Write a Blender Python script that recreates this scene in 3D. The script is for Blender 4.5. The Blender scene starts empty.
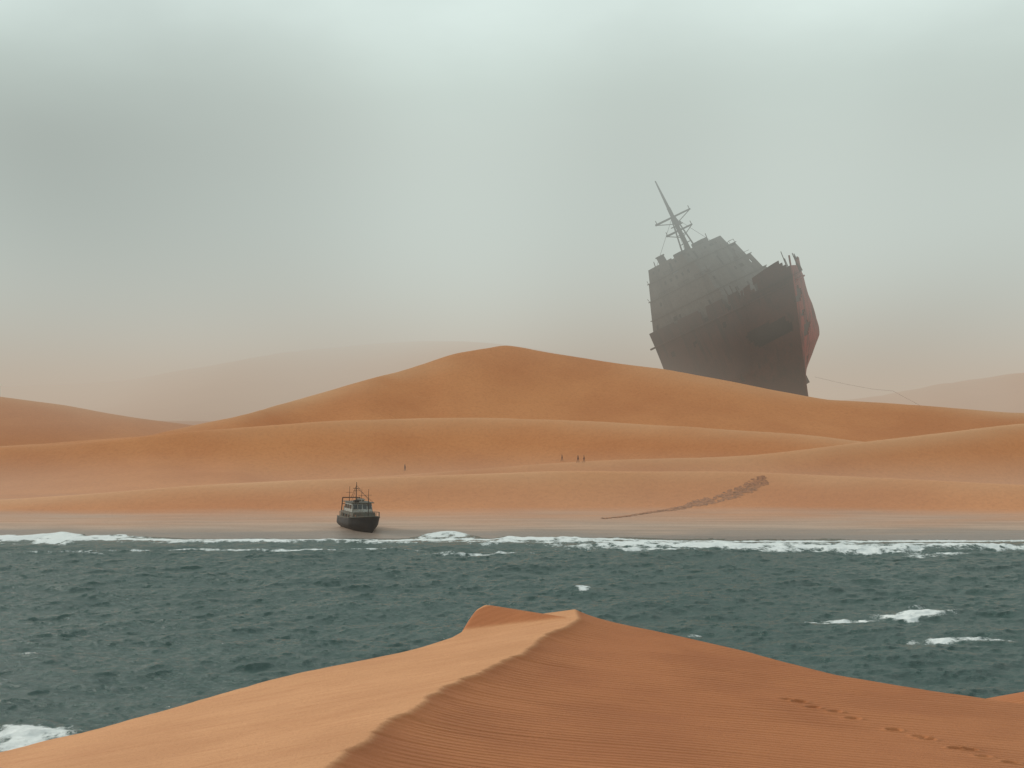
import bpy, bmesh, math, random
import numpy as np
from mathutils import Matrix, Vector
random.seed(3)
scene=bpy.context.scene
CAMZ=20.0; F=1422.0; HZ=400.0

# ---------------------------------------------------------------- helpers
_lat={}
def vn(x,y,seed=0):
    if seed not in _lat: _lat[seed]=np.random.RandomState(seed).rand(256,256)
    G=_lat[seed]
    x=np.asarray(x,float); y=np.asarray(y,float)
    xi=np.floor(x).astype(int); yi=np.floor(y).astype(int)
    fx=x-xi; fy=y-yi
    fx=fx*fx*fx*(fx*(fx*6-15)+10); fy=fy*fy*fy*(fy*(fy*6-15)+10)
    a=G[xi%256,yi%256]; b=G[(xi+1)%256,yi%256]; c=G[xi%256,(yi+1)%256]; d=G[(xi+1)%256,(yi+1)%256]
    return (a*(1-fx)+b*fx)*(1-fy)+(c*(1-fx)+d*fx)*fy-0.5
def fbm(x,y,seed=0,o=4):
    r=0;a=1.0
    for i in range(o):
        r=r+a*vn(x*2**i+i*17.3,y*2**i+i*9.1,seed+i); a*=.5
    return r
def sstep(x,a,b):
    t=np.clip((x-a)/(b-a),0,1); return t*t*(3-2*t)

def link(o,parent=None):
    scene.collection.objects.link(o)
    if parent is not None: o.parent=parent
    return o
def grid_mesh(name,X,Y,Z,mat,attrs=None,smooth=True,parent=None,keep=None):
    n,m=X.shape
    co=np.empty((n*m,3),np.float32); co[:,0]=X.ravel();co[:,1]=Y.ravel();co[:,2]=Z.ravel()
    idx=np.arange(n*m,dtype=np.int32).reshape(n,m)
    q=np.stack([idx[:-1,:-1],idx[:-1,1:],idx[1:,1:],idx[1:,:-1]],-1).reshape(-1,4)
    if keep is not None: q=q[keep.ravel()]
    me=bpy.data.meshes.new(name)
    me.vertices.add(n*m); me.vertices.foreach_set('co',co.ravel())
    me.loops.add(q.size); me.loops.foreach_set('vertex_index',q.ravel())
    me.polygons.add(len(q)); me.polygons.foreach_set('loop_start',np.arange(0,q.size,4,dtype=np.int32))
    me.update(calc_edges=True)
    me.polygons.foreach_set('use_smooth',np.full(len(q),smooth))
    if attrs:
        for k,v in attrs.items():
            a=me.attributes.new(k,'FLOAT','POINT'); a.data.foreach_set('value',v.ravel().astype(np.float32))
    me.materials.append(mat)
    o=bpy.data.objects.new(name,me); link(o,parent); return o
class MB:
    """bmesh builder of one part"""
    def __init__(s): s.bm=bmesh.new()
    def box(s,c,d,rot=None,bev=0):
        m=Matrix.Translation(c)
        if rot: m=m@Matrix.Rotation(rot[0],4,rot[1])
        r=bmesh.ops.create_cube(s.bm,size=1,matrix=m@Matrix.Diagonal((*d,1)))
        if bev:
            es=list({e for v in r['verts'] for e in v.link_edges})
            bmesh.ops.bevel(s.bm,geom=es,offset=bev,segments=2,affect='EDGES')
        return s
    def rod(s,a,b,r,r2=None,n=8):
        a=Vector(a);b=Vector(b);d=b-a
        q=d.to_track_quat('Z','Y').to_matrix().to_4x4()
        bmesh.ops.create_cone(s.bm,cap_ends=True,segments=n,radius1=r,radius2=r if r2 is None else r2,depth=d.length,matrix=Matrix.Translation((a+b)/2)@q)
        return s
    def poly(s,pts):
        s.bm.faces.new([s.bm.verts.new(p) for p in pts]); return s
    def done(s,name,mat,parent=None,smooth=False):
        me=bpy.data.meshes.new(name); s.bm.normal_update(); s.bm.to_mesh(me); s.bm.free()
        me.materials.append(mat)
        if smooth: me.polygons.foreach_set('use_smooth',[True]*len(me.polygons))
        return link(bpy.data.objects.new(name,me),parent)

class NT:
    def __init__(s,tree): s.t=tree; s.n=tree.nodes; s.l=tree.links
    def new(s,typ,**kw):
        n=s.n.new(typ)
        for k,v in kw.items(): setattr(n,k,v)
        return n
    def put(s,sock,v):
        if hasattr(v,'links') or isinstance(v,bpy.types.NodeSocket): s.l.new(v,sock)
        else: sock.default_value=v
    def math(s,op,a,b=0.0,c=0.0,clamp=False):
        n=s.new('ShaderNodeMath',operation=op,use_clamp=clamp)
        s.put(n.inputs[0],a); s.put(n.inputs[1],b); s.put(n.inputs[2],c); return n.outputs[0]
    def mix(s,f,a,b,bt='MIX'):
        n=s.new('ShaderNodeMix',data_type='RGBA',blend_type=bt)
        s.put(n.inputs[0],f)
        for i,v in((6,a),(7,b)):
            if isinstance(v,tuple) and len(v)==3: v=(*v,1)
            s.put(n.inputs[i],v)
        return n.outputs[2]
    def mr(s,v,a,b,c=0.0,d=1.0,smooth=True):
        n=s.new('ShaderNodeMapRange',interpolation_type='SMOOTHSTEP' if smooth else 'LINEAR')
        s.put(n.inputs[0],v); 
        for i,x in enumerate((a,b,c,d)): n.inputs[i+1].default_value=x
        return n.outputs[0]
    def noise(s,vec,scale,detail=4,rough=.55,dist=0):
        n=s.new('ShaderNodeTexNoise'); s.put(n.inputs['Vector'],vec)
        n.inputs['Scale'].default_value=scale; n.inputs['Detail'].default_value=detail
        n.inputs['Roughness'].default_value=rough; n.inputs['Distortion'].default_value=dist
        return n.outputs['Fac']
    def mapping(s,vec,scale=(1,1,1),rot=(0,0,0)):
        n=s.new('ShaderNodeMapping'); s.put(n.inputs[0],vec); n.inputs['Scale'].default_value=scale; n.inputs['Rotation'].default_value=rot
        return n.outputs[0]
    def bump(s,h,strength=.3,dist=.1,normal=None):
        n=s.new('ShaderNodeBump'); s.put(n.inputs['Height'],h); n.inputs['Strength'].default_value=strength; n.inputs['Distance'].default_value=dist
        if normal is not None: s.l.new(normal,n.inputs['Normal'])
        return n.outputs[0]
    def dist(s,vec,p):
        n=s.new('ShaderNodeVectorMath',operation='DISTANCE'); s.l.new(vec,n.inputs[0]); n.inputs[1].default_value=p
        return n.outputs['Value']
    def dot(s,vec,p):
        n=s.new('ShaderNodeVectorMath',operation='DOT_PRODUCT'); s.l.new(vec,n.inputs[0]); n.inputs[1].default_value=p
        return n.outputs['Value']
def newmat(name):
    m=bpy.data.materials.new(name); m.use_nodes=True
    t=NT(m.node_tree); b=m.node_tree.nodes['Principled BSDF']
    return m,t,b

# ---------------------------------------------------------------- materials
def sand_mat(name,near):
    m,t,b=newmat(name)
    pos=t.new('ShaderNodeNewGeometry').outputs['Position']
    sep=t.new('ShaderNodeSeparateXYZ'); t.l.new(pos,sep.inputs[0])
    if near:
        rp=t.new('ShaderNodeAttribute',attribute_name='rip').outputs['Fac']
        dk=t.new('ShaderNodeAttribute',attribute_name='shade_tone').outputs['Fac']
        big=t.noise(pos,.25,4); fine=t.noise(pos,11,5,.7)
        stk=t.noise(t.mapping(pos,(.35,2.2,1),(0,0,-.5)),1.1,5,.6)
        c=t.mix(t.mr(big,.3,.7),(.53,.255,.120),(.60,.30,.145))
        c=t.mix(t.math('MULTIPLY',t.mr(stk,.42,.7),.35),c,(.46,.195,.085))
        c=t.mix(dk,c,t.mix(t.mr(big,.35,.65),(.36,.122,.045),(.42,.150,.056)))  # shaded side and hook face painted in as darker sand colour
        wv=t.new('ShaderNodeTexWave',wave_type='BANDS',bands_direction='Y')
        t.l.new(t.mapping(pos,(.24,1,0),(0,0,.30)),wv.inputs[0])
        wv.inputs['Scale'].default_value=.92; wv.inputs['Distortion'].default_value=4.5; wv.inputs['Detail'].default_value=3; wv.inputs['Detail Scale'].default_value=.9
        wr=t.math('MULTIPLY',wv.outputs['Fac'],rp)
        c=t.mix(t.math('MULTIPLY',wr,.2),c,(.58,.26,.11))
        c=t.mix(t.math('MULTIPLY',t.mr(fine,.4,.8),.4),c,(.28,.10,.04))
        h=t.math('ADD',t.math('ADD',t.math('MULTIPLY',wr,1.25),t.math('MULTIPLY',fine,.5)),t.math('MULTIPLY',stk,.5))
        t.l.new(t.bump(h,.85,.065),b.inputs['Normal'])
        b.inputs['Roughness'].default_value=.9
        t.l.new(c,b.inputs['Base Color'])
    else:
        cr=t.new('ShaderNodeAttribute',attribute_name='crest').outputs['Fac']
        big=t.noise(pos,.03,4); fine=t.noise(pos,1.2,6,.7)
        c=t.mix(t.mr(big,.3,.7),(.58,.215,.078),(.68,.275,.105))
        c=t.mix(t.math('MULTIPLY',t.mr(fine,.4,.75),.3),c,(.38,.13,.05))
        c=t.mix(t.math('MULTIPLY',cr,.55),c,(.74,.43,.24))  # sunlit crest lines painted in as paler sand
        z=sep.outputs[2]
        zz=t.math('ADD',z,t.math('MULTIPLY',t.math('SUBTRACT',t.noise(t.mapping(pos,(.3,1,1)),.12,4),.5),.8))
        wet=t.mr(zz,.0,.5,1,0)
        damp=t.mr(zz,.3,1.6,1,0)
        streak=t.noise(t.mapping(pos,(.12,1,1)),.5,5)
        c=t.mix(t.math('MULTIPLY',damp,.9),c,t.mix(t.mr(streak,.3,.7),(.50,.39,.31),(.37,.29,.235)))
        c=t.mix(wet,c,(.21,.175,.15))  # wet sand, its colour lightened to suggest pale mist over the beach
        t.l.new(c,b.inputs['Base Color'])
        t.put(b.inputs['Roughness'],t.mr(wet,0,1,.9,.3))
        h=t.math('ADD',t.math('MULTIPLY',fine,.6),t.noise(t.mapping(pos,(.5,1,1)),.35,5,.6))
        t.l.new(t.bump(h,.6,.4),b.inputs['Normal'])
    b.inputs['Specular IOR Level'].default_value=.2
    return m
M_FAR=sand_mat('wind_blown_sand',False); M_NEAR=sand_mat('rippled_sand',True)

def rust_mat(name,base,rust,dark,amt=.5,scale=.25,portred=None):
    m,t,b=newmat(name)
    pos=t.new('ShaderNodeTexCoord').outputs['Object']
    n1=t.noise(pos,scale,7,.65); n2=t.noise(t.mapping(pos,(1,1,.12)),scale*4,6,.6)
    n3=t.noise(pos,scale*8,5,.7)
    c=t.mix(t.mr(n1,.5-amt*.4,.72-amt*.3),base,rust)
    c=t.mix(t.mr(n2,.48,.7),c,dark)
    c=t.mix(t.math('MULTIPLY',t.mr(n3,.45,.75),.5),c,tuple(x*.4 for x in dark))
    if portred:
        sp=t.new('ShaderNodeSeparateXYZ'); t.l.new(pos,sp.inputs[0])
        c=t.mix(t.math('MULTIPLY',t.mr(sp.outputs[1],-.4,.6),.9),c,t.mix(t.mr(n2,.4,.7),portred,rust))
    t.l.new(c,b.inputs['Base Color']); b.inputs['Roughness'].default_value=.8
    t.l.new(t.bump(t.math('ADD',n3,n1),.5,.25/scale*.05),b.inputs['Normal'])
    return m
M_HULL=rust_mat('rusted_hull_plate',(.026,.009,.008),(.050,.016,.011),(.007,.005,.005),.4,.12,(.27,.042,.032))
M_SUP=rust_mat('weathered_grey_paint',(.085,.078,.070),(.06,.045,.035),(.028,.023,.02),.3,.12)
M_DECK=rust_mat('rusted_deck',(.05,.03,.022),(.07,.03,.02),(.02,.014,.012),.5,.3)
M_IRON=rust_mat('dark_iron',(.03,.024,.021),(.05,.027,.02),(.012,.01,.009),.4,.6)
M_SHADE=rust_mat('inner_shade',(.004,.003,.003),(.008,.005,.004),(.002,.002,.002),.4,.6)  # near-black colour, paints the shade inside the wreck's openings
M_BH=rust_mat('black_boat_paint',(.010,.013,.017),(.022,.018,.015),(.007,.008,.009),.25,1.2)
M_BW=rust_mat('white_boat_paint',(.42,.43,.40),(.28,.25,.21),(.14,.12,.10),.25,1.8)
M_BG=rust_mat('olive_boat_paint',(.11,.12,.10),(.14,.10,.07),(.05,.045,.04),.3,1.5)
def plain(name,c,r=.6,met=0):
    m,t,b=newmat(name)
    pos=t.new('ShaderNodeTexCoord').outputs['Object']
    t.l.new(t.mix(t.noise(pos,3,4),tuple(x*.75 for x in c),tuple(x*1.2 for x in c)),b.inputs['Base Color'])
    b.inputs['Roughness'].default_value=r; b.inputs['Metallic'].default_value=met
    return m
M_GLASS=plain('dark_window_glass',(.02,.03,.035),.12)
M_CLOTH=plain('dark_clothing',(.03,.03,.04),.9); M_CLOTH2=plain('brown_clothing',(.09,.05,.04),.9)
M_ORANGE=plain('orange_buoy_plastic',(.55,.16,.04),.5); M_NET=plain('green_fishing_net',(.05,.09,.07),.95)

# ---------------------------------------------------------------- far terrain
def ridge(pts,sm=.006):
    u=np.array([(p[0]-512)/F for p in pts]); d=np.array([p[2] for p in pts],float)
    z=CAMZ-(np.array([p[1] for p in pts])-HZ)/F*d
    U=np.linspace(-3,3,6001); k=np.exp(-.5*(np.arange(-60,61)*.001/sm)**2); k/=k.sum()
    Z=np.convolve(np.pad(np.interp(U,u,z),60,'edge'),k,'valid'); D=np.convolve(np.pad(np.interp(U,u,d),60,'edge'),k,'valid')
    return U,Z,D
RID=[ # ridge, front width, back width, crest radius
 (ridge([(-400,498,244),(0,500,247),(90,494,248),(200,485,252),(300,480,255),(450,475,258),(560,471,260),(650,472,262),(750,472,260),(850,477,255),(1024,486,248),(1400,492,248)],.01),13,36,.9),
 (ridge([(-400,450,330),(0,446,326),(100,440,330),(200,429,335),(300,422,340),(400,419,345),(500,419,345),(600,422,340),(700,427,335),(820,435,330),(900,445,325),(1024,455,320),(1400,470,320)],.01),18,44,1.2),
 (ridge([(-400,505,290),(150,496,294),(350,478,298),(500,467,302),(620,460,305),(750,454,310),(880,440,316),(1024,423,325),(1400,395,330)],.01),15,38,1.0),
 (ridge([(-400,458,380),(0,444,355),(150,434,352),(230,418,362),(300,400,380),(400,372,404),(455,354,418),(505,346,424),(550,353,422),(610,362,418),(660,368,415),(750,385,415),(830,400,415),(900,404,412),(1010,412,410),(1400,418,410)],.004),48,45,1.6),
 (ridge([(-400,375,480),(-100,388,480),(0,397,475),(60,405,470),(150,420,460),(250,432,455),(500,440,450)]),45,50,3),
 (ridge([(-500,388,800),(0,386,800),(130,380,790),(230,362,780),(320,346,775),(420,337,770),(500,341,770),(620,365,780),(800,398,800),(1500,398,800)],.012),170,150,15),
 (ridge([(500,420,525),(700,396,505),(808,400,495),(900,410,505),(1100,420,525)],.01),60,60,6),
 (ridge([(600,420,600),(800,405,600),(880,396,620),(950,382,640),(1024,372,650),(1200,360,650),(1600,385,650)],.01),90,80,8),
 (ridge([(-900,380,1500),(-200,392,1500),(300,384,1500),(700,390,1500),(1100,380,1500),(1900,386,1500)],.02),400,400,30),
]
def far_h(x,y,crest=False):
    u=x/np.maximum(y,1)
    base=(y-204.5)*.030-np.maximum(200-y,0)*.15
    base=np.where(y>236,.945+(y-236)*.008,base)+fbm(x*.03,y*.05,5,3)*.3*sstep(y,202,240)
    base=np.minimum(base,9)
    hs=[base]; cs=[base*0]
    for (U,Z,D),wf,wb,r in RID:
        zr=np.interp(u,U,Z); dr=np.interp(u,U,D)
        dr=dr+fbm(x*.012,dr*.05,400,2)*wf*.4
        t=y-dr; tt=np.sqrt(t*t+r*r)-r
        w=np.where(t<0,wf,wb)
        bb=np.minimum(base,zr)
        lo=bb-4
        hs.append(lo+(zr-lo)*np.exp(-(tt/w)**1.05))
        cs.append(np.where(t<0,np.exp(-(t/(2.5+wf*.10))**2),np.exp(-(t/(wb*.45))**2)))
    H=np.stack(hs); k=2.6
    m=H.max(0); h=m+np.log(np.exp(k*(H-m)).sum(0))/k
    amp=sstep(y,225,320)
    h=h+fbm(x*.016,y*.03,11,3)*.8*amp+fbm(x*.09,y*.16,21,3)*.14*amp
    if crest:
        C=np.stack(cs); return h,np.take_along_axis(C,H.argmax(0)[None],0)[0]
    return h
def uniq(*a): return np.unique(np.concatenate(a))
us=uniq(np.linspace(-.42,.42,900),np.linspace(-5,-.42,90),np.linspace(.42,5,90))
ds=uniq(np.linspace(180,300,340),np.linspace(300,520,300),np.geomspace(520,3500,120))
U,D=np.meshgrid(us,ds)
X=U*D
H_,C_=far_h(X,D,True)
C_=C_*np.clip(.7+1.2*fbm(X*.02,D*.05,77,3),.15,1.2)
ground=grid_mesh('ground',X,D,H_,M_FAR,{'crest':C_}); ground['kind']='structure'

def on_far(px,py,d0=205,d1=900):
    """world point of the sand seen along a sight line"""
    for d in np.arange(d0,d1,.5):
        x=(px-512)/F*d; z=CAMZ-(py-HZ)/F*d
        g=float(far_h(np.array([x]),np.array([d]))[0])
        if z<=g: return x,d,g
    return (px-512)/F*d1,d1,0.0

# ---------------------------------------------------------------- near dune
cy=np.array([10,20,26,31,37,43,50,58]); cx=np.array([-5.6,-5.2,-4.8,-4.2,-3.3,-1.87,.28,2.69])
cz=np.array([12.0,12.1,12.1,12.04,11.73,11.4,11.14,11.1])
ex=np.array([-60,-30,-18,-14.5,-8.2,-4.5,-2.5,-1.5,2.7,5.8,9.2,11.9,14.8,16.9,30,60])
ey=np.array([40,45,48,50,55,57,59,61.5,60.5,58.5,55.5,52,50,49,44,40])
def dune_h(x,y):
    yy=np.clip(y,10,58)
    nf=(vn(y*.28,y*0,31)*.5+vn(y*1.1,y*0,32)*.20+vn(y*3.5,y*0,35)*.10+vn(y*8,y*0,36)*.05)
    c=np.interp(yy,cy,cx)+nf*sstep(y,12,30)*(1-sstep(y,55,58))
    zc=np.interp(yy,cy,cz)
    s=x-c
    L=np.maximum(-s,0); R=np.maximum(s,0)
    zl=zc-.165*L-.0012*L**2
    zr_=zc-.32*(1-np.exp(-R/.9))-.075*R
    z=np.where(s<0,zl,zr_)
    z=z+fbm(x*.08,y*.10,41,2)*.22*sstep(np.abs(s),0,6)
    ax,ay,bx,by=2.69,58.2,-1.1,61.6
    tx=np.clip(((x-ax)*(bx-ax)+(y-ay)*(by-ay))/((bx-ax)**2+(by-ay)**2),0,1)
    dx=x-(ax+tx*(bx-ax)); dy=y-(ay+tx*(by-ay)); dd=np.sqrt(dx*dx+dy*dy+.01)
    rz=11.1+.12*tx-.66*dd
    hook=sstep(rz-z,-.05,.12)
    k=8.0; z=np.maximum(z,rz)+np.log(1+np.exp(-k*np.abs(z-rz)))/k*.3
    e=np.interp(x,ex,ey)
    fall=np.maximum(y-e,0); fs=np.sqrt(fall*fall+.6)-.775
    z=z-.62*fs
    # outlying low crest to the east
    d2=np.sqrt(((x-27)/1.6)**2+((y-63)/1.0)**2+.5)
    r2=7.95-.40*d2
    z=np.maximum(z,r2)
    return z,s,hook
def near_pt(px,py):
    for d in np.arange(15,70,.1):
        x=(px-512)/F*d; z=CAMZ-(py-HZ)/F*d
        g=float(dune_h(np.array([x]),np.array([d]))[0][0])
        if z<=g: return x,d
    return (px-512)/F*45,45
xs=uniq(np.arange(-75,-20,.6),np.arange(-20,-6,.14),np.arange(-6,4,.07),np.arange(4,9,.11),np.arange(9,17,.06),np.arange(17,24,.12),np.arange(24,75,.6))
ys=uniq(np.arange(-30,20,.8),np.arange(20,34,.10),np.arange(34,50,.07),np.arange(50,66,.10),np.arange(66,96,.5))
X,Y=np.meshgrid(xs,ys)
Z,S,HK=dune_h(X,Y)
feet=[(786,698),(797,702),(815,706),(833,712),(850,717),(898,731),(914,735),(930,740),(955,747),(966,750),(984,755),(1010,763)]
for i,(px,py) in enumerate(feet):
    fx,fy=near_pt(px,py)
    fy+= .16*(1 if i%2 else -1); fx+=.12*math.sin(i*2.3)
    a=.35; dx=(X-fx)*math.cos(a)+(Y-fy)*math.sin(a); dy=-(X-fx)*math.sin(a)+(Y-fy)*math.cos(a)
    q=(dx/.20)**2+(dy/.13)**2
    dp=.12+.05*math.sin(i*1.7)
    Z=Z-dp*np.exp(-q**1.6)+.03*np.exp(-(np.sqrt(q)-1.6)**2*5)
shade_tone=np.maximum(sstep(S,-.05,.22)*(1-.15*sstep(S,9,20)),.9*HK*(Y<61.5)*(X<2.2))
rip=sstep(S,.1,1.2)*np.clip(.7+.8*fbm(X*.2,Y*.2,51,3),0,1.2)*(1-.4*sstep(S,9,20))+sstep(-S,1,4)*.14
dune=grid_mesh('dune',X,Y,Z,M_NEAR,{'rip':rip,'shade_tone':shade_tone}); dune['kind']='structure'

# ---------------------------------------------------------------- sea
N=1024; Lt=97.0
rng=np.random.RandomState(7)
k1=np.fft.fftfreq(N,Lt/N)*2*np.pi
KX,KY=np.meshgrid(k1,k1); K=np.sqrt(KX**2+KY**2); K[0,0]=1
wd=np.array([.2,-.98]); Lw=2.4
P=np.exp(-1/(K*Lw)**2)/K**3.15*(np.abs((KX*wd[0]+KY*wd[1])/K)**2.0+.05)*np.exp(-(K*.06)**2); P[0,0]=0
Hk=np.fft.fft2(rng.randn(N,N))*np.sqrt(P)
hgt=np.real(np.fft.ifft2(Hk)); sc=.105/hgt.std()
hgt*=sc; DXt=np.real(np.fft.ifft2(1j*KX/K*Hk))*sc; DYt=np.real(np.fft.ifft2(1j*KY/K*Hk))*sc
def samp(T,x,y):
    fx=(x/Lt*N)%N; fy=(y/Lt*N)%N; xi=np.floor(fx).astype(int);yi=np.floor(fy).astype(int);fx-=xi;fy-=yi
    xi%=N;yi%=N;x2=(xi+1)%N;y2=(yi+1)%N
    return (T[yi,xi]*(1-fx)+T[yi,x2]*fx)*(1-fy)+(T[y2,xi]*(1-fx)+T[y2,x2]*fx)*fy
us=uniq(np.linspace(-.41,.41,1000),np.linspace(-6,-.41,90),np.linspace(.41,6,90))
ds=uniq(np.linspace(40,72,40),np.linspace(72,222,860))
U,D=np.meshgrid(us,ds); X=U*D; Y=D.copy()
shore=1-.9*sstep(Y,188,203)
h=samp(hgt,X,Y)*1.2+samp(hgt,X*.3+13,Y*.3+40)*1.2
dx=samp(DXt,X,Y)*1.3; dy=samp(DYt,X,Y)*1.3
patches=[(910,616,85,9,1.4),(850,620,70,3.5,1.1),(815,622,50,2.5,.9),(955,643,110,5,1.2),(580,590,26,4,.9),(22,740,125,22,1.5),(60,735,60,8,.8),(695,637,22,4,.8),
 (40,538,200,8,1.8),(445,537,60,6,1.4),(545,541,170,5,1.35),(690,546,280,6,1.3),(840,549,260,6,1.35),(970,546,220,5,1.2),(290,542,340,3,1.0),(930,555,90,3,.7),
 (480,553,150,2.5,.7),(60,553,140,2,.6),(650,551,160,2.5,.8),(40,660,50,4,.6),(780,545,300,4,1.0),(915,606,40,3,.4)]
foam=np.zeros_like(X); raise_=np.zeros_like(X)
wob0=fbm(X*.22,Y*.05,61,4)
for (px,py,w,hh,st) in patches:
    yc=CAMZ*F/(py-HZ); xc=(px-512)/F*yc; a=w/F*yc/2; b_=yc*yc/(CAMZ*F)*hh/2
    wob=wob0*b_*1.6
    g=np.exp(-((X-xc)/a)**2*1.2-((Y-yc+wob)/b_)**2)
    foam=np.maximum(foam,g*st); raise_=np.maximum(raise_,g*min(b_*.14,.45))
sw=fbm(X*.03,Y*0,71,3)
swash=np.exp(-((Y-202.5+sw*3)/1.5)**2)*1.1
swash=np.maximum(swash,np.exp(-((Y-197.5+fbm(X*.02,Y*0,72,3)*7)/1.0)**2)*.75*(.3+.7*sstep(vn(X*.03,Y*0,73),-.2,.2)))
swash=np.maximum(swash,np.exp(-((Y-190+fbm(X*.015,Y*0,74,3)*12)/.9)**2)*.7*sstep(vn(X*.025,Y*0,75),-.05,.3))
foam=np.maximum(foam,swash)
lace=fbm(X*.8,Y*.5,81,5)
capn=sstep(h,.30,.5)*sstep(fbm(X*.03,Y*.03,91,2),.05,.4)*(Y<190)
foamv=np.clip(foam*(1+lace*.9)+capn*.5,0,1.3)
Z=h*shore+raise_
m,t,b=newmat('sea_water')
pos=t.new('ShaderNodeNewGeometry').outputs['Position']
fo=t.new('ShaderNodeAttribute',attribute_name='foam').outputs['Fac']
n1=t.noise(t.mapping(pos,(.6,1,1)),2.8,6,.75,.4); n2=t.noise(pos,.05,3)
wc=t.mix(n2,(.026,.070,.062),(.038,.090,.080))
fm=t.mr(t.math('ADD',fo,t.math('MULTIPLY',t.math('SUBTRACT',t.noise(t.mapping(pos,(1,.6,1)),1.8,7,.75),.5),1.9)),.36,.92)
fm=t.math('MULTIPLY',fm,t.mr(fo,.05,.4))
t.l.new(t.mix(fm,wc,(.80,.84,.83)),b.inputs['Base Color'])
t.put(b.inputs['Roughness'],t.mr(fm,0,1,.19,.85))
b.inputs['IOR'].default_value=1.33
t.l.new(t.bump(n1,1.0,.22),b.inputs['Normal'])
sea=grid_mesh('sea',X+dx*shore,Y+dy*shore,Z,m,dict(foam=foamv)); sea['kind']='structure'

# ---------------------------------------------------------------- trodden path
pp=[(766,476),(757,484),(742,491),(715,499),(690,505),(660,511),(630,516),(600,519)]
P3=[on_far(*p,d0=225,d1=330) for p in pp]
cp=np.array(P3); tt=np.linspace(0,len(cp)-1,560)
px_=np.interp(tt,np.arange(len(cp)),cp[:,0]); py_=np.interp(tt,np.arange(len(cp)),cp[:,1])
kk=np.ones(51)/51
px_=np.convolve(np.pad(px_,25,'edge'),kk,'valid'); py_=np.convolve(np.pad(py_,25,'edge'),kk,'valid')
tx=np.gradient(px_);ty=np.gradient(py_);ln=np.hypot(tx,ty)+1e-6; nx=-ty/ln; ny=tx/ln
W=np.linspace(-1,1,41)
wid=(2.1+vn(tt*3,tt*0,101)*.9)*(1-.6*tt/tt.max())*(.35+.65*sstep(tt,0,.8))
XX=px_[:,None]+nx[:,None]*W*wid[:,None]+vn(tt*3,tt*0,103)[:,None]*.5; YY=py_[:,None]+ny[:,None]*W*wid[:,None]
bumpy=np.abs(fbm(XX*1.5,YY*1.5,102,3))*.20*(1-W**2)[None,:]
ZZ=far_h(XX,YY)+bumpy-.06*(np.abs(W)>.95)[None,:]+.03
keep=(vn(XX*2.2,YY*2.2,104)-.75*(np.abs(W)[None,:])**3>-.26)[:-1,:-1]
m,t,b=newmat('trodden_sand')
pos=t.new('ShaderNodeNewGeometry').outputs['Position']
t.l.new(t.mix(t.mr(t.noise(pos,1.6,6,.7),.35,.65),(.25,.10,.045),(.46,.18,.075)),b.inputs['Base Color']); b.inputs['Roughness'].default_value=.95
path=grid_mesh('path',XX,YY,ZZ,m,keep=keep); path['kind']='structure'

# ---------------------------------------------------------------- ship wreck
def empty(name,loc,label,cat,group=None):
    o=bpy.data.objects.new(name,None); o.empty_display_size=1; o.location=loc
    link(o); o['label']=label; o['category']=cat
    if group: o['group']=group
    return o
D0=475.0
wreck=empty('ship_wreck',(0,0,0),'huge rusted shipwreck heeled over and half buried in an orange dune','shipwreck')
wreck.matrix_world=Matrix.Translation(((809-512)/F*D0,D0,CAMZ-(399-HZ)/F*D0-.3))@Matrix.Rotation(math.radians(-26),4,'Y')@Matrix.Rotation(math.radians(-50),4,'Z')@Matrix.Scale(D0/440,4)
HH=40.0;BB=14.5
def stem(z): return 17.5*(z/HH)**1.05
def gz(z):
    t=z/HH
    return np.where(t<.40,.06+1.06*(np.clip(t,0,1)/.40)**.8,1.12-.10*(t-.40)/.60)
def halfw(s,z,side=-1):
    g=gz(z)*np.where(np.asarray(side)>0,1+.32*np.exp(-((z/HH-.42)/.36)**2),1)
    return BB*g*np.minimum(s/8.5,1)**.9*(1-.08*sstep(s,36,53))
nz=49; ns=64
zs=np.linspace(0,HH,nz); sv=np.linspace(0,1,ns)**1.25
par=np.concatenate([-sv[::-1],sv[1:]])
PA,ZZ=np.meshgrid(par,zs)
A=np.abs(PA); sg=np.sign(PA)
sm=stem(ZZ); s_=A*(sm+36)
dent=fbm(PA*6+ZZ*.02,ZZ*.09,111,2)*.55*np.minimum(s_/5,1)
ZT=ZZ+2.8*sstep(sm-s_,4,17)*(ZZ/HH)**3
Xh=sm-s_; Yh=sg*(halfw(s_,ZZ,sg)+dent)
keep=np.ones((nz-1,len(par)-1),bool)
xc=(Xh[:-1,:-1]+Xh[1:,1:])/2; zc=(ZZ[:-1,:-1]+ZZ[1:,1:])/2; yc=(Yh[:-1,:-1]+Yh[1:,1:])/2
def hole(side,x0,x1,z0,z1,rag=.6,seed=0):
    global keep
    n=vn(xc*.8,zc*.8,120+seed)*2*rag
    keep&=~((np.sign(yc)==side)&(xc>x0+n)&(xc<x1+n)&(zc>z0+n)&(zc<z1-n))
hole(-1,2,8.5,22,27,.8,1); hole(-1,-22,-19,12,14.5,.8,2)
hole(-1,-5,-3.4,31.5,33,.3,9); hole(-1,-19,-17.4,30.5,32,.3,10); hole(-1,-30,-28.4,30,31.5,.3,11); hole(-1,-8,-6,14,16,.4,13)
hole(1,10,13.0,28,32,.7,4); hole(1,5,7.5,18.5,22.0,.7,5); hole(1,1,3,10,12.5,.5,6); hole(1,8,9.5,24,25.5,.3,14)
rg=vn(xc*.30,sg[:-1,:-1]*7,130)+.35*vn(xc*1.3,sg[:-1,:-1]*9,131)
keep&=~((zc>HH-1.2)&(rg>.10)); keep&=~((zc>HH-2.6)&(rg>.25)); keep&=~((zc>HH-4.5)&(rg>.36)&(xc<10))
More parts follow.
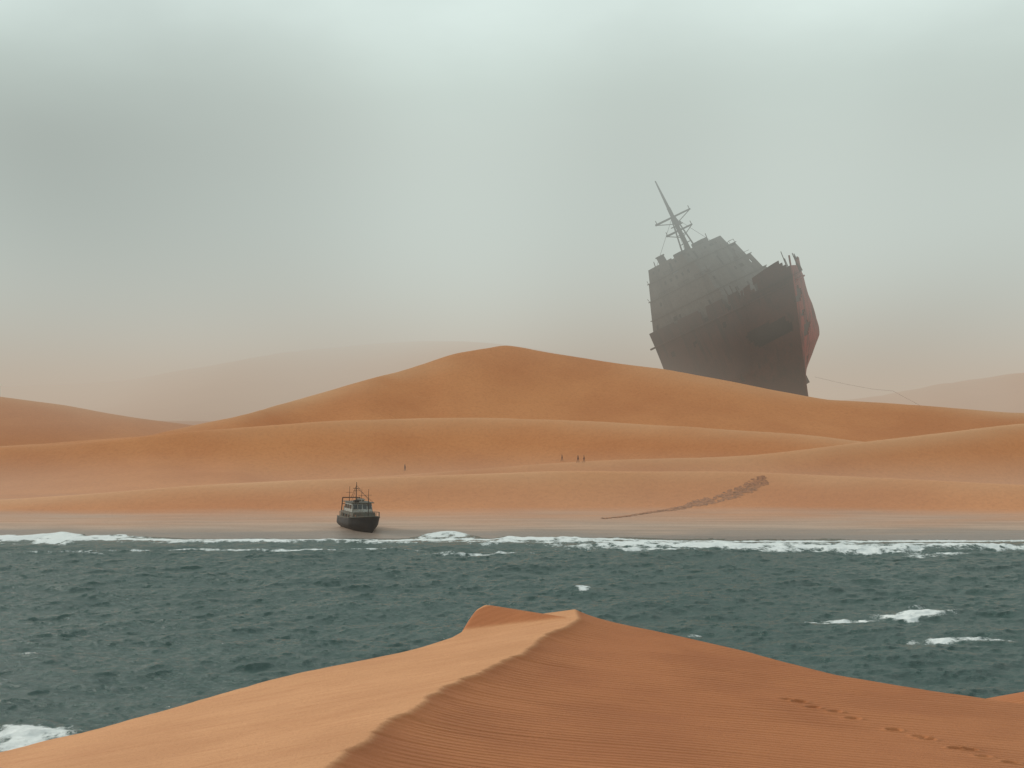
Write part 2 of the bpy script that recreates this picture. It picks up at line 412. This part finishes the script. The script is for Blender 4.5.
hull=grid_mesh('hull',Xh,Yh,ZT,M_HULL,smooth=False,parent=wreck,keep=keep)
so=hull.modifiers.new('plate','SOLIDIFY'); so.thickness=.35; so.offset=-1
hull['label']='dark red rusted hull with torn plating'
for side in(-1,1):
    mb=MB()
    pts=[]
    for a in np.linspace(0.03,1,40):
        s=a**1.3*53; pts.append(Vector((stem(35.2)-s,side*(float(halfw(np.array(s),np.array(35.2),side))+.4),35.2)))
    for p,q in zip(pts[:-1],pts[1:]): mb.rod(p,q,.3,n=6)
    mb.done('rubbing_strake',M_HULL,hull)
mb=MB()
prof=[]
for a in np.linspace(0.02,1,24):
    s=a*53; prof.append((17-s,max(float(halfw(np.array(s),np.array(36.5)))-.8,.1)))
for (xa,ya),(xb,yb) in zip(prof[:-1],prof[1:]):
    mb.poly([(xa,-ya,36.8),(xa,ya,36.8),(xb,yb,36.8),(xb,-yb,36.8)])
mb.done('deck',M_DECK,wreck)
for x in(-34.5,-20,-5):
    mb=MB(); mb.box((x,0,20),(.4,20,32)); mb.done('bulkhead',M_SHADE,wreck)
for side in(-1,1):
    mb=MB()
    for z0 in np.arange(2,35,5.0):
        P=[]
        for z in(z0,z0+5):
            row=[]
            for a in np.linspace(0,1,16):
                s=2.5+a*46; row.append((float(stem(z))-s-.5,side*max(float(halfw(np.array(s-1.5),np.array(z)))-2.5,.05),z))
            P.append(row)
        for i in range(15): mb.poly([P[0][i],P[0][i+1],P[1][i+1],P[1][i]])
    bmesh.ops.remove_doubles(mb.bm,verts=mb.bm.verts[:],dist=.01)
    mb.done('shade_backing',M_SHADE,hull)  # added dark sheet behind the hull holes, standing in for inner shade
SB=(-35.5,-.5,13.6,36.8); ST=(-28.5,-6,10.4,57.0)
def sect(z):
    f=(z-SB[3])/(ST[3]-SB[3]); return [SB[i]*(1-f)+ST[i]*f for i in range(3)]
def wall(mb,c0,c1,d0,d1,n,hs,holes,rag=None):
    bm=mb.bm
    c0,c1,d0,d1=map(Vector,(c0,c1,d0,d1))
    def P(u,v): return c0.lerp(c1,u).lerp(d0.lerp(d1,u),v)
    for i in range(n):
        for j in range(len(hs)-1):
            if (i,j) in holes: continue
            if rag and i in rag and j>=len(hs)-1-rag[i]: continue
            bm.faces.new([bm.verts.new(P(u,v)) for u,v in((i/n,hs[j]),((i+1)/n,hs[j]),((i+1)/n,hs[j+1]),(i/n,hs[j+1]))])
def tier(name,z0,z1,parent,rag=0,dens=.5,rail=False,xin=0,xfr=0,plate=True):
    a=sect(z0); b_=sect(z1); mb=MB()
    a=[a[0]+xin,a[1]-xfr,a[2]]; b_=[b_[0]+xin,b_[1]-xfr,b_[2]]
    A0=[(a[0],-a[2],z0),(a[1],-a[2],z0),(a[1],a[2],z0),(a[0],a[2],z0)]
    B0=[(b_[0],-b_[2],z1),(b_[1],-b_[2],z1),(b_[1],b_[2],z1),(b_[0],b_[2],z1)]
    for k in range(4):
        q=(k+1)%4; n=int((Vector(A0[k])-Vector(A0[q])).length/.95)
        holes=set(); i=2
        while i<n-2 and k<3:
            if random.random()<dens:
                holes.add((i,2))
                if random.random()<.2: holes.add((i+1,2))
                if random.random()<.12: holes|={(i,1),(i,0)}
            i+=3
        rg=None
        if rag:
            rg={}; cur=0
            for i in range(n):
                if random.random()<.45: cur=random.choice((0,0,0,1,1,2)) if random.random()<rag*2 else 0
                rg[i]=cur
        wall(mb,A0[k],A0[q],B0[k],B0[q],n,[0,.3,.5,.72,.88,1],holes,rg)
    bmesh.ops.remove_doubles(mb.bm,verts=mb.bm.verts[:],dist=.01)
    o=mb.done(name,M_SUP,parent)
    s=o.modifiers.new('plate','SOLIDIFY'); s.thickness=.25
    if plate:
        mb=MB(); mb.box(((b_[0]+b_[1])/2,0,z1+.14),(b_[1]-b_[0]+.6,2*b_[2]+.7,.3)); mb.done('deck_plate',M_SUP,o)
    mb=MB(); mb.box(((a[0]+a[1])/2,0,(z0+z1)/2-.4),(a[1]-a[0]-5,2*a[2]-4.5,(z1-z0)*.78)); mb.done('inner_cabin',M_SHADE,o)  # near-black box that darkens the window openings
    if rail:
        mb=MB(); zz=z1+.2
        C=[Vector((p[0],p[1],zz)) for p in B0]
        for k in range(4):
            p0,p1=C[k],C[(k+1)%4]; n=int((p1-p0).length/2.4); mb.rod(p0,p1,.07,n=5)
            for i in range(n):
                p=p0.lerp(p1,i/n); q=p0.lerp(p1,(i+1)/n)
                if random.random()<.4: continue
                lean=Vector((random.uniform(-.25,.25),random.uniform(-.25,.25),1.1))
                mb.rod(p,p+lean,.08,n=5)
                if random.random()<.8: mb.rod(p+lean,q+Vector((0,0,1.05)),.07,n=5)
        mb.done('railing',M_IRON,o)
    return o
sup=bpy.data.objects.new('superstructure',None); link(sup,wreck)
sup['label']='grey weathered deckhouse with rows of broken windows'
tier('cabin_deck',36.9,43.2,sup,0,.3); tier('cabin_deck',43.5,48.9,sup,0,.5,True,0,1.0); tier('cabin_deck',49.2,54.2,sup,.1,.5,True,.3,2.5); tier('wheelhouse',54.5,58.4,sup,.3,.7,False,.8,5.0,False)
mb=MB(); mb.box((-20,0,57.2),(14,17,.3),(.02,'Y')); mb.done('roof',M_SUP,sup)
mb=MB()
mb.rod((-24,-5.5,55),(-24.4,-5.5,60.6),1.5,1.3,14); mb.rod((-24.4,-5.5,60.6),(-24.4,-5.5,61.0),1.55,1.55,14)
mb.done('funnel',M_IRON,sup,True)
for (x,y,l) in[(-13.5,6,4.0),(-14,2.5,2.8),(-15,-4,3.2),(-22,3,2.6),(-26,-8,3),(-14,-7,3.4),(-6,-9,2.5),(-6,6,3)]:
    z=57.1 if x<-10 else 48.8
    mb=MB(); mb.rod((x,y,z),(x+random.uniform(-.8,.8),y+random.uniform(-.8,.8),z+l),.2,.12,6)
    mb.box((x,y,z+.5),(1.1,1.1,1.4),(random.random(),'Z'),.05); mb.done('vent_pipe',M_IRON,sup)
mb=MB(); mb.box((-15.5,4.5,58.4),(4.5,3.6,3.0),(.15,'Z'),.15); mb.done('locker',M_SUP,sup)
mb=MB(); mb.box((-18,-3,58.1),(3,5,2.2),(.1,'Z'),.15); mb.done('locker',M_IRON,sup)
mx,my=-17.0,0
mast=MB()
zb,zt=58.0,81.5
mast.rod((mx,my,zb-2),(mx,my,zt-8),.85,.6,10).rod((mx,my,zt-8),(mx,my,zt+1.5),.5,.2,8)
zz=zb
for sx,sy in((1,1),(1,-1),(-1,1),(-1,-1)):
    mast.rod((mx+sx*1.7,my+sy*1.7,zb-.8),(mx+sx*.4,my+sy*.4,zb+12.5),.26,.2,6)
while zz<zb+12:
    r=1.7-(zz-zb)/12.5*1.3
    for (a,b_) in(((1,1),(1,-1)),((1,-1),(-1,-1)),((-1,-1),(-1,1)),((-1,1),(1,1))):
        mast.rod((mx+a[0]*r,my+a[1]*r,zz),(mx+b_[0]*r,my+b_[1]*r,zz),.12,n=5)
    zz+=3
mo=mast.done('mast',M_IRON,wreck)
dirv=Vector((.643,.766,0))
for z,l in((zb+12.2,6.2),(zb+7.5,4.6)):
    mb=MB()
    mb.rod(Vector((mx,my,z))-dirv*l,Vector((mx,my,z))+dirv*l,.34,.26,6)
    for s in(-1,1): mb.rod(Vector((mx,my,z))+dirv*l*s,Vector((mx,my,z-2.4))+dirv*.3*s,.15,n=5)
    for s in(-.9,.95): mb.rod(Vector((mx,my,z))+dirv*l*s,Vector((mx,my,z+1.3))+dirv*l*s,.14,n=5)
    mb.done('yard',M_IRON,mo)
mb=MB(); mb.box((mx,my,zb+9.2),(3.0,3.0,.3)); mb.box((mx+.8,my,zb+9.7),(.6,2.8,.8),None,.05)
mb.done('radar_platform',M_IRON,mo)
for e in((-27,-8,57),(-13,8,57),(-26,8,57),(-13.5,-8,57)):
    mb=MB(); mb.rod((mx,my,zb+12.5),e,.06,n=4); mb.done('stay',M_IRON,mo)
for y in(-3,3):
    mb=MB(); mb.rod((9,y,36.8),(9,y,40.6),.6,.6,10); mb.box((9,y,40.7),(1.8,1.8,.4)); mb.done('bollard',M_IRON,wreck)
mb=MB(); mb.rod((5,-3.4,39.6),(5,3.4,39.6),1.1,1.1,12); mb.box((5,0,38.2),(3,7.6,2.8)); mb.done('windlass',M_IRON,wreck)
mb=MB(); mb.rod((14.5,0,37),(15.3,0,45),.2,.12,6); mb.done('flagstaff',M_IRON,wreck)
for x in np.arange(0,15,1.9):
    y=float(halfw(np.array(17-x),np.array(40.)))
    for sd in(-1,1):
        if random.random()<.4:
            mb=MB(); mb.rod((x,sd*(y-.3),36.9),(x+random.uniform(-.5,.5),sd*y,42.2+random.uniform(-.9,.9)),.16,n=5); mb.done('stanchion',M_IRON,wreck)
# slack cable on the sand
pts=[]
for (a,b_,d) in[(815,377,477),(832,381,472),(850,385,465),(872,389,456),(893,391,448)]:
    pts.append(Vector(((a-512)/F*d,d,CAMZ-(b_-HZ)/F*d)))
gx,gy=pts[-1].x+14,pts[-1].y-18
pts.append(Vector((gx,gy,float(far_h(np.array([gx]),np.array([gy]))[0])-.1)))
mb=MB()
for p,q in zip(pts[:-1],pts[1:]): mb.rod(p,q,.025,n=6)
cab=mb.done('mooring_cable',M_IRON); cab['label']='slack dark cable running from the wreck to the sand'; cab['category']='cable'

# ---------------------------------------------------------------- fishing boat
bx,by=(361-512)/F*214,214.0
bz=float(far_h(np.array([bx]),np.array([by]))[0])
boat=empty('fishing_boat',(0,0,0),'small black-hulled fishing boat with white wheelhouse aground at the waterline','boat')
boat.matrix_world=Matrix.Translation((bx-.2,by+2,bz-.35))@Matrix.Rotation(math.radians(2),4,'Y')@Matrix.Rotation(math.radians(-63),4,'Z')@Matrix.Diagonal((1.05,1.08,.95,1))
L=9.5;B2=2.15
par=np.linspace(-1,1,41); zt_=np.linspace(0,1,10)
PA,TT=np.meshgrid(par,zt_); A=np.abs(PA)
s=A
sheer=2.1+.95*(1-s)**2.0+.15*s
Zb=TT*sheer
Xb=4.2+.9*TT-s*(L+.4*TT)
wdt=B2*np.clip((s/.40),0,1)**.62*(1-.12*np.clip((s-.6)/.4,0,1))
fl=.12+.88*np.clip(TT/.5,0,1)**.6
Yb=np.sign(PA)*wdt*(fl+.10*TT*(1-s))
bh=grid_mesh('hull',Xb,Yb,Zb,M_BH,parent=boat)
bh.modifiers.new('plate','SOLIDIFY').thickness=.08
mb=MB()
ring=[(Xb[-1,i],Yb[-1,i]*.95,Zb[-1,i]-.55) for i in range(0,41)]
for i in range(19): mb.poly([ring[i],ring[i+1],ring[39-i],ring[40-i]])
bmesh.ops.remove_doubles(mb.bm,verts=mb.bm.verts[:],dist=.001)
mb.done('deck',M_BG,boat)
st=[(Xb[:,0][k],Yb[:,0][k],Zb[:,0][k]) for k in range(10)]+[(Xb[:,-1][k],Yb[:,-1][k],Zb[:,-1][k]) for k in range(9,-1,-1)]
mb=MB(); mb.poly([(p[0]+.02,p[1],p[2]) for p in st]); mb.done('transom',M_BH,boat)
mb=MB()
for i in range(40):
    a=Vector((Xb[-1,i],Yb[-1,i],Zb[-1,i])); c=Vector((Xb[-1,i+1],Yb[-1,i+1],Zb[-1,i+1])); mb.rod(a,c,.075,n=6)
mb.done('gunwale',M_BG,boat)
mb=MB()
for i in range(2,39,2):
    a=Vector((Xb[-1,i],Yb[-1,i]*.98,Zb[-1,i])); mb.rod(a,a+Vector((0,0,.75)),.03,n=5)
for i in range(2,37,2):
    a=Vector((Xb[-1,i],Yb[-1,i]*.98,Zb[-1,i]+.75)); c=Vector((Xb[-1,i+2],Yb[-1,i+2]*.98,Zb[-1,i+2]+.75)); mb.rod(a,c,.03,n=5)
mb.done('railing',M_BG,boat)
def house(x0,x1,w,z0,z1,rake,name,par_,mat):
    bm=bmesh.new()
    v=[bm.verts.new(p) for p in((x0,-w,z0),(x1,-w,z0),(x1,w,z0),(x0,w,z0),(x0+.05,-w*.93,z1),(x1-rake,-w*.93,z1),(x1-rake,w*.93,z1),(x0+.05,w*.93,z1))]
    for f in((0,1,5,4),(1,2,6,5),(2,3,7,6),(3,0,4,7),(4,5,6,7),(3,2,1,0)): bm.faces.new([v[i] for i in f])
    bmesh.ops.bevel(bm,geom=bm.edges[:],offset=.06,segments=2,affect='EDGES')
    me=bpy.data.meshes.new(name); bm.to_mesh(me); bm.free(); me.materials.append(mat)
    return link(bpy.data.objects.new(name,me),par_)
wh=house(-4.2,1.3,1.8,1.6,3.2,.15,'cabin',boat,M_BG)
wh2=house(-3.0,.4,1.55,3.2,4.65,.3,'wheelhouse',boat,M_BW)
mb=MB(); mb.box((-1.4,0,4.73),(3.8,3.4,.12),None,.03); mb.done('roof',M_BG,wh2)
for y in(-1.05,-.35,.35,1.05):
    mb=MB(); mb.box((.24,y,4.10),(.06,.54,.70),(-.19,'Y'),.015); mb.done('window',M_GLASS,wh2)
for sd in(-1,1):
    for x in(-2.4,-1.45,-.5):
        mb=MB(); mb.box((x,sd*1.51,4.05),(.7,.06,.62),(sd*.06,'X'),.015); mb.done('window',M_GLASS,wh2)
    for x in(-2.8,-1.6,-.4):
        mb=MB(); mb.box((x,sd*1.78,2.6),(.45,.05,.45),(sd*.06,'X'),.015); mb.done('porthole',M_GLASS,wh)
def bmast(x,y,z0,z1,r):
    mb=MB(); mb.rod((x,y,z0),(x,y,z1),r,r*.5,8)
    mb.rod((x,y-.5,z1-1.0),(x,y+.5,z1-1.0),r*.5,n=5)
    return mb.done('mast',M_IRON,boat)
bmast(-1.6,-.3,4.7,7.9,.08); bmast(-.4,1.1,4.7,6.9,.05); bmast(-2.2,-1.1,4.7,7.2,.05); bmast(2.6,0,2.0,5.6,.08); bmast(-3.4,1.2,3.2,6.6,.05); bmast(-2.9,.2,4.7,7.4,.05)
mb=MB()
for sd in(-1,1): mb.rod((-4.4,sd*1.5,1.6),(-4.4,sd*1.3,5.2),.08,n=6)
mb.rod((-4.4,-1.35,5.2),(-4.4,1.35,5.2),.08,n=6); mb.rod((-4.4,-1.4,4.2),(-4.4,1.4,4.2),.05,n=6)
mb.done('gantry',M_IRON,boat)
mb=MB()
mb.rod((2.6,0,5.3),(5.0,0,3.1),.03,n=4).rod((-1.6,-.3,7.4),(2.6,0,5.4),.03,n=4).rod((-1.6,-.3,7.4),(-4.4,0,5.2),.03,n=4).rod((-1.6,-.3,7.0),(.2,-1.7,4.7),.025,n=4).rod((-1.6,-.3,7.0),(.2,1.7,4.7),.025,n=4)
mb.done('rigging',M_IRON,boat)
mb=MB(); mb.rod((2.0,-.7,2.4),(2.0,.7,2.4),.32,n=12); mb.box((2.0,-.8,2.1),(.5,.12,.9)); mb.box((2.0,.8,2.1),(.5,.12,.9)); mb.done('winch',M_IRON,boat)
mb=MB(); mb.rod((-1.0,.3,4.8),(-1.0,.3,5.1),.12,n=8); mb.box((-1.0,.3,5.16),(.18,1.3,.13),(.4,'Z'),.02); mb.done('radar',M_BW,boat)
for (x,y,sx,sy,sz,m_) in((-2.4,.6,1.0,.8,.4,M_BG),(-.2,-.8,.6,.7,.35,M_IRON),(-3.6,-.8,.8,.9,.7,M_BG)):
    mb=MB(); zq=4.8 if x>-3 else 3.2
    mb.box((x,y,zq+sz/2),(sx,sy,sz),(.2,'Z'),.05); mb.done('locker',m_,boat)
for (x,y) in((1.6,-1.5),(1.7,1.45)):
    mb=MB(); bmesh.ops.create_icosphere(mb.bm,subdivisions=2,radius=.24,matrix=Matrix.Translation((x,y,2.4))); mb.rod((x,y,2.5),(x,y,2.9),.03,n=5); mb.done('buoy',M_ORANGE,boat,True)
mb=MB(); bmesh.ops.create_icosphere(mb.bm,subdivisions=3,radius=.8,matrix=Matrix.Translation((3.1,0,2.4))@Matrix.Diagonal((1,1.1,.5,1)))
for v in mb.bm.verts: v.co+=Vector((1,1,.7))*random.uniform(-.06,.06)
mb.done('fishing_net',M_NET,boat)

# ---------------------------------------------------------------- people
def person(px,py,mat,label,face,step=.22):
    x,y,z=on_far(px,py)
    V=[(0,0,.95),(0,0,1.2),(0,.01,1.43),(0,.02,1.52),(0,.03,1.62),(0,.03,1.74),
       (.11,-step*.3,.88),(.12,-step*.6,.5),(.12,-step+.0,.08),(.12,-step-.0+.16,.03),
       (-.11,step*.3,.88),(-.12,step*.7,.5),(-.12,step,.08),(-.12,step+.16,.03),
       (.19,0,1.42),(.25,.05,1.14),(.25,.18,.92),(.25,.24,.84),(-.19,0,1.42),(-.25,-.05,1.14),(-.25,.02,.90),(-.25,.05,.81)]
    E=[(0,1),(1,2),(2,3),(3,4),(4,5),(0,6),(6,7),(7,8),(8,9),(0,10),(10,11),(11,12),(12,13),(2,14),(14,15),(15,16),(16,17),(2,18),(18,19),(19,20),(20,21)]
    R=[.15,.14,.16,.06,.10,.09,.10,.07,.05,.045,.10,.07,.05,.045,.075,.05,.04,.035,.075,.05,.04,.035]
    me=bpy.data.meshes.new('person'); me.from_pydata(V,E,[]); me.materials.append(mat)
    o=bpy.data.objects.new('person',me); link(o)
    sk=o.modifiers.new('s','SKIN')
    for i,v in enumerate(me.skin_vertices[0].data): v.radius=(R[i],R[i]*.8); v.use_root=(i==0)
    o.modifiers.new('ss','SUBSURF').levels=1
    o.location=(x,y,z-.02); o.rotation_euler=(0,0,face); o['label']=label; o['category']='person'; o['group']='walkers on the dunes'
    o.scale=(.88,.88,.88)
    return o
person(578,463,M_CLOTH,'person in dark clothes walking on the sand beside another',1.2)
person(584,463,M_CLOTH2,'person in brown clothes walking on the sand beside another',1.5)
person(562,462,M_CLOTH2,'person in brown clothes walking alone ahead of a pair',1.3)
person(405,471,M_CLOTH,'lone person in dark clothes walking along the dune slope',-1.3)

# ---------------------------------------------------------------- misty air
m=bpy.data.materials.new('drifting_mist'); m.use_nodes=True; t=NT(m.node_tree)
for n in list(t.n): t.n.remove(n)
out=t.new('ShaderNodeOutputMaterial')
pos=t.new('ShaderNodeNewGeometry').outputs['Position']
sep=t.new('ShaderNodeSeparateXYZ'); t.l.new(pos,sep.inputs[0])
y=sep.outputs[1]; z=sep.outputs[2]
w1=t.math('SINE',t.math('ADD',t.dot(pos,(.016,.004,.045)),.6)); w2=t.math('SINE',t.math('ADD',t.dot(pos,(.034,-.006,-.052)),2.0))
ww=t.math('MULTIPLY',w1,w2)
dens=t.math('ADD',.00012,t.mr(y,370,660,0,.0085))
dens=t.math('ADD',dens,t.math('MULTIPLY',t.mr(z,25,95,0,.0046),t.mr(y,280,460)))
dens=t.math('ADD',dens,t.math('MULTIPLY',t.mr(z,1,11,.0050,0),t.math('MULTIPLY',t.mr(y,196,232),t.mr(y,290,390,1,0))))
dens=t.math('ADD',dens,t.math('MULTIPLY',t.mr(z,14,40,.0050,0),t.mr(y,405,450)))
dens=t.math('MULTIPLY',dens,t.math('ADD',1.0,t.math('MULTIPLY',ww,.35)))
colr=t.mix(t.mr(z,14,85),(.49,.405,.32),(.545,.61,.57))
bl=t.mr(t.dist(t.mapping(pos,(1,.6,1.5)),(-165,360,180)),20,140,.50,0)
bl=t.math('ADD',bl,t.math('MULTIPLY',ww,.09))
colr=t.mix(1.0,colr,t.math('SUBTRACT',1.0,bl),'MULTIPLY')
ab=t.new('ShaderNodeVolumeAbsorption'); ab.inputs['Color'].default_value=(0,0,0,1); t.l.new(dens,ab.inputs['Density'])
em=t.new('ShaderNodeEmission'); t.l.new(colr,em.inputs[0]); t.l.new(dens,em.inputs[1])  # mist emits its own glow in place of scattered daylight
ad=t.new('ShaderNodeAddShader'); t.l.new(ab.outputs[0],ad.inputs[0]); t.l.new(em.outputs[0],ad.inputs[1]); t.l.new(ad.outputs[0],out.inputs['Volume'])
m.cycles.volume_step_rate=.42
mb=MB(); mb.box((0,650,45),(2000,1700,190)); sky=mb.done('sky',m); sky['kind']='structure'

# ---------------------------------------------------------------- world + sun
SUN=Vector((-.82,.48,.38)).normalized()
w=bpy.data.worlds.new('World'); scene.world=w; w.use_nodes=True; t=NT(w.node_tree)
bg=t.n['Background']
tc=t.new('ShaderNodeTexCoord').outputs['Generated']
sep=t.new('ShaderNodeSeparateXYZ'); t.l.new(tc,sep.inputs[0])
cr=t.new('ShaderNodeValToRGB'); cr.color_ramp.interpolation='EASE'
E=cr.color_ramp.elements
def lin(c): return tuple(((v/255+.055)/1.055)**2.4 for v in c)+(1,)
stops=[(0,(190,175,157)),(.05,(188,180,164)),(.12,(190,198,188)),(.20,(208,225,217)),(.27,(232,248,242)),(.45,(228,240,236)),(1,(200,210,210))]
E[0].position=0;E[0].color=lin(stops[0][1]);E[1].position=1;E[1].color=lin(stops[-1][1])
for p,c in stops[1:-1]:
    e=E.new(p); e.color=lin(c)
t.l.new(t.math('MAXIMUM',sep.outputs[2],0),cr.inputs[0])
def blob(px,py,rad,amt):
    v=Vector(((px-512)/F,1,(HZ-py)/F)).normalized()
    return t.mr(t.dist(tc,v),0,rad,amt,0)
ns_=t.noise(t.mapping(tc,(1,1,2.2)),5,5,.5)
f=t.math('ADD',blob(150,135,.20,.38),blob(950,190,.16,.15))
f=t.math('ADD',f,t.math('MULTIPLY',t.math('SUBTRACT',ns_,.5),.5))
f=t.math('SUBTRACT',1.0,f)
colr=t.new('ShaderNodeVectorMath',operation='SCALE'); t.l.new(cr.outputs[0],colr.inputs[0]); t.l.new(f,colr.inputs['Scale'])
sk=t.new('ShaderNodeTexSky',sky_type='NISHITA'); sk.sun_disc=False
sk.sun_elevation=math.asin(SUN.z); sk.sun_rotation=math.atan2(SUN.x,SUN.y)
bg2=t.new('ShaderNodeBackground'); t.l.new(sk.outputs[0],bg2.inputs[0]); bg2.inputs[1].default_value=.08
t.l.new(colr.outputs[0],bg.inputs[0]); bg.inputs[1].default_value=1.0
mx_=t.new('ShaderNodeMixShader'); mx_.inputs[0].default_value=.08
t.l.new(bg.outputs[0],mx_.inputs[1]); t.l.new(bg2.outputs[0],mx_.inputs[2]); t.l.new(mx_.outputs[0],t.n['World Output'].inputs[0])
ld=bpy.data.lights.new('sun','SUN'); ld.energy=2.5; ld.angle=math.radians(8); ld.color=(1,.93,.83)
lo=bpy.data.objects.new('sun',ld); link(lo); lo.rotation_euler=SUN.to_track_quat('Z','Y').to_euler()

# ---------------------------------------------------------------- camera
cd=bpy.data.cameras.new('camera'); cd.lens=50; cd.sensor_width=36; cd.clip_end=8000; cd.clip_start=.5
co=bpy.data.objects.new('camera',cd); link(co); co.location=(0,0,CAMZ); co.rotation_euler=(math.radians(90)+math.atan(16/F),0,0)
scene.camera=co
scene.view_settings.view_transform='Standard'; scene.view_settings.look='None'; scene.view_settings.exposure=0
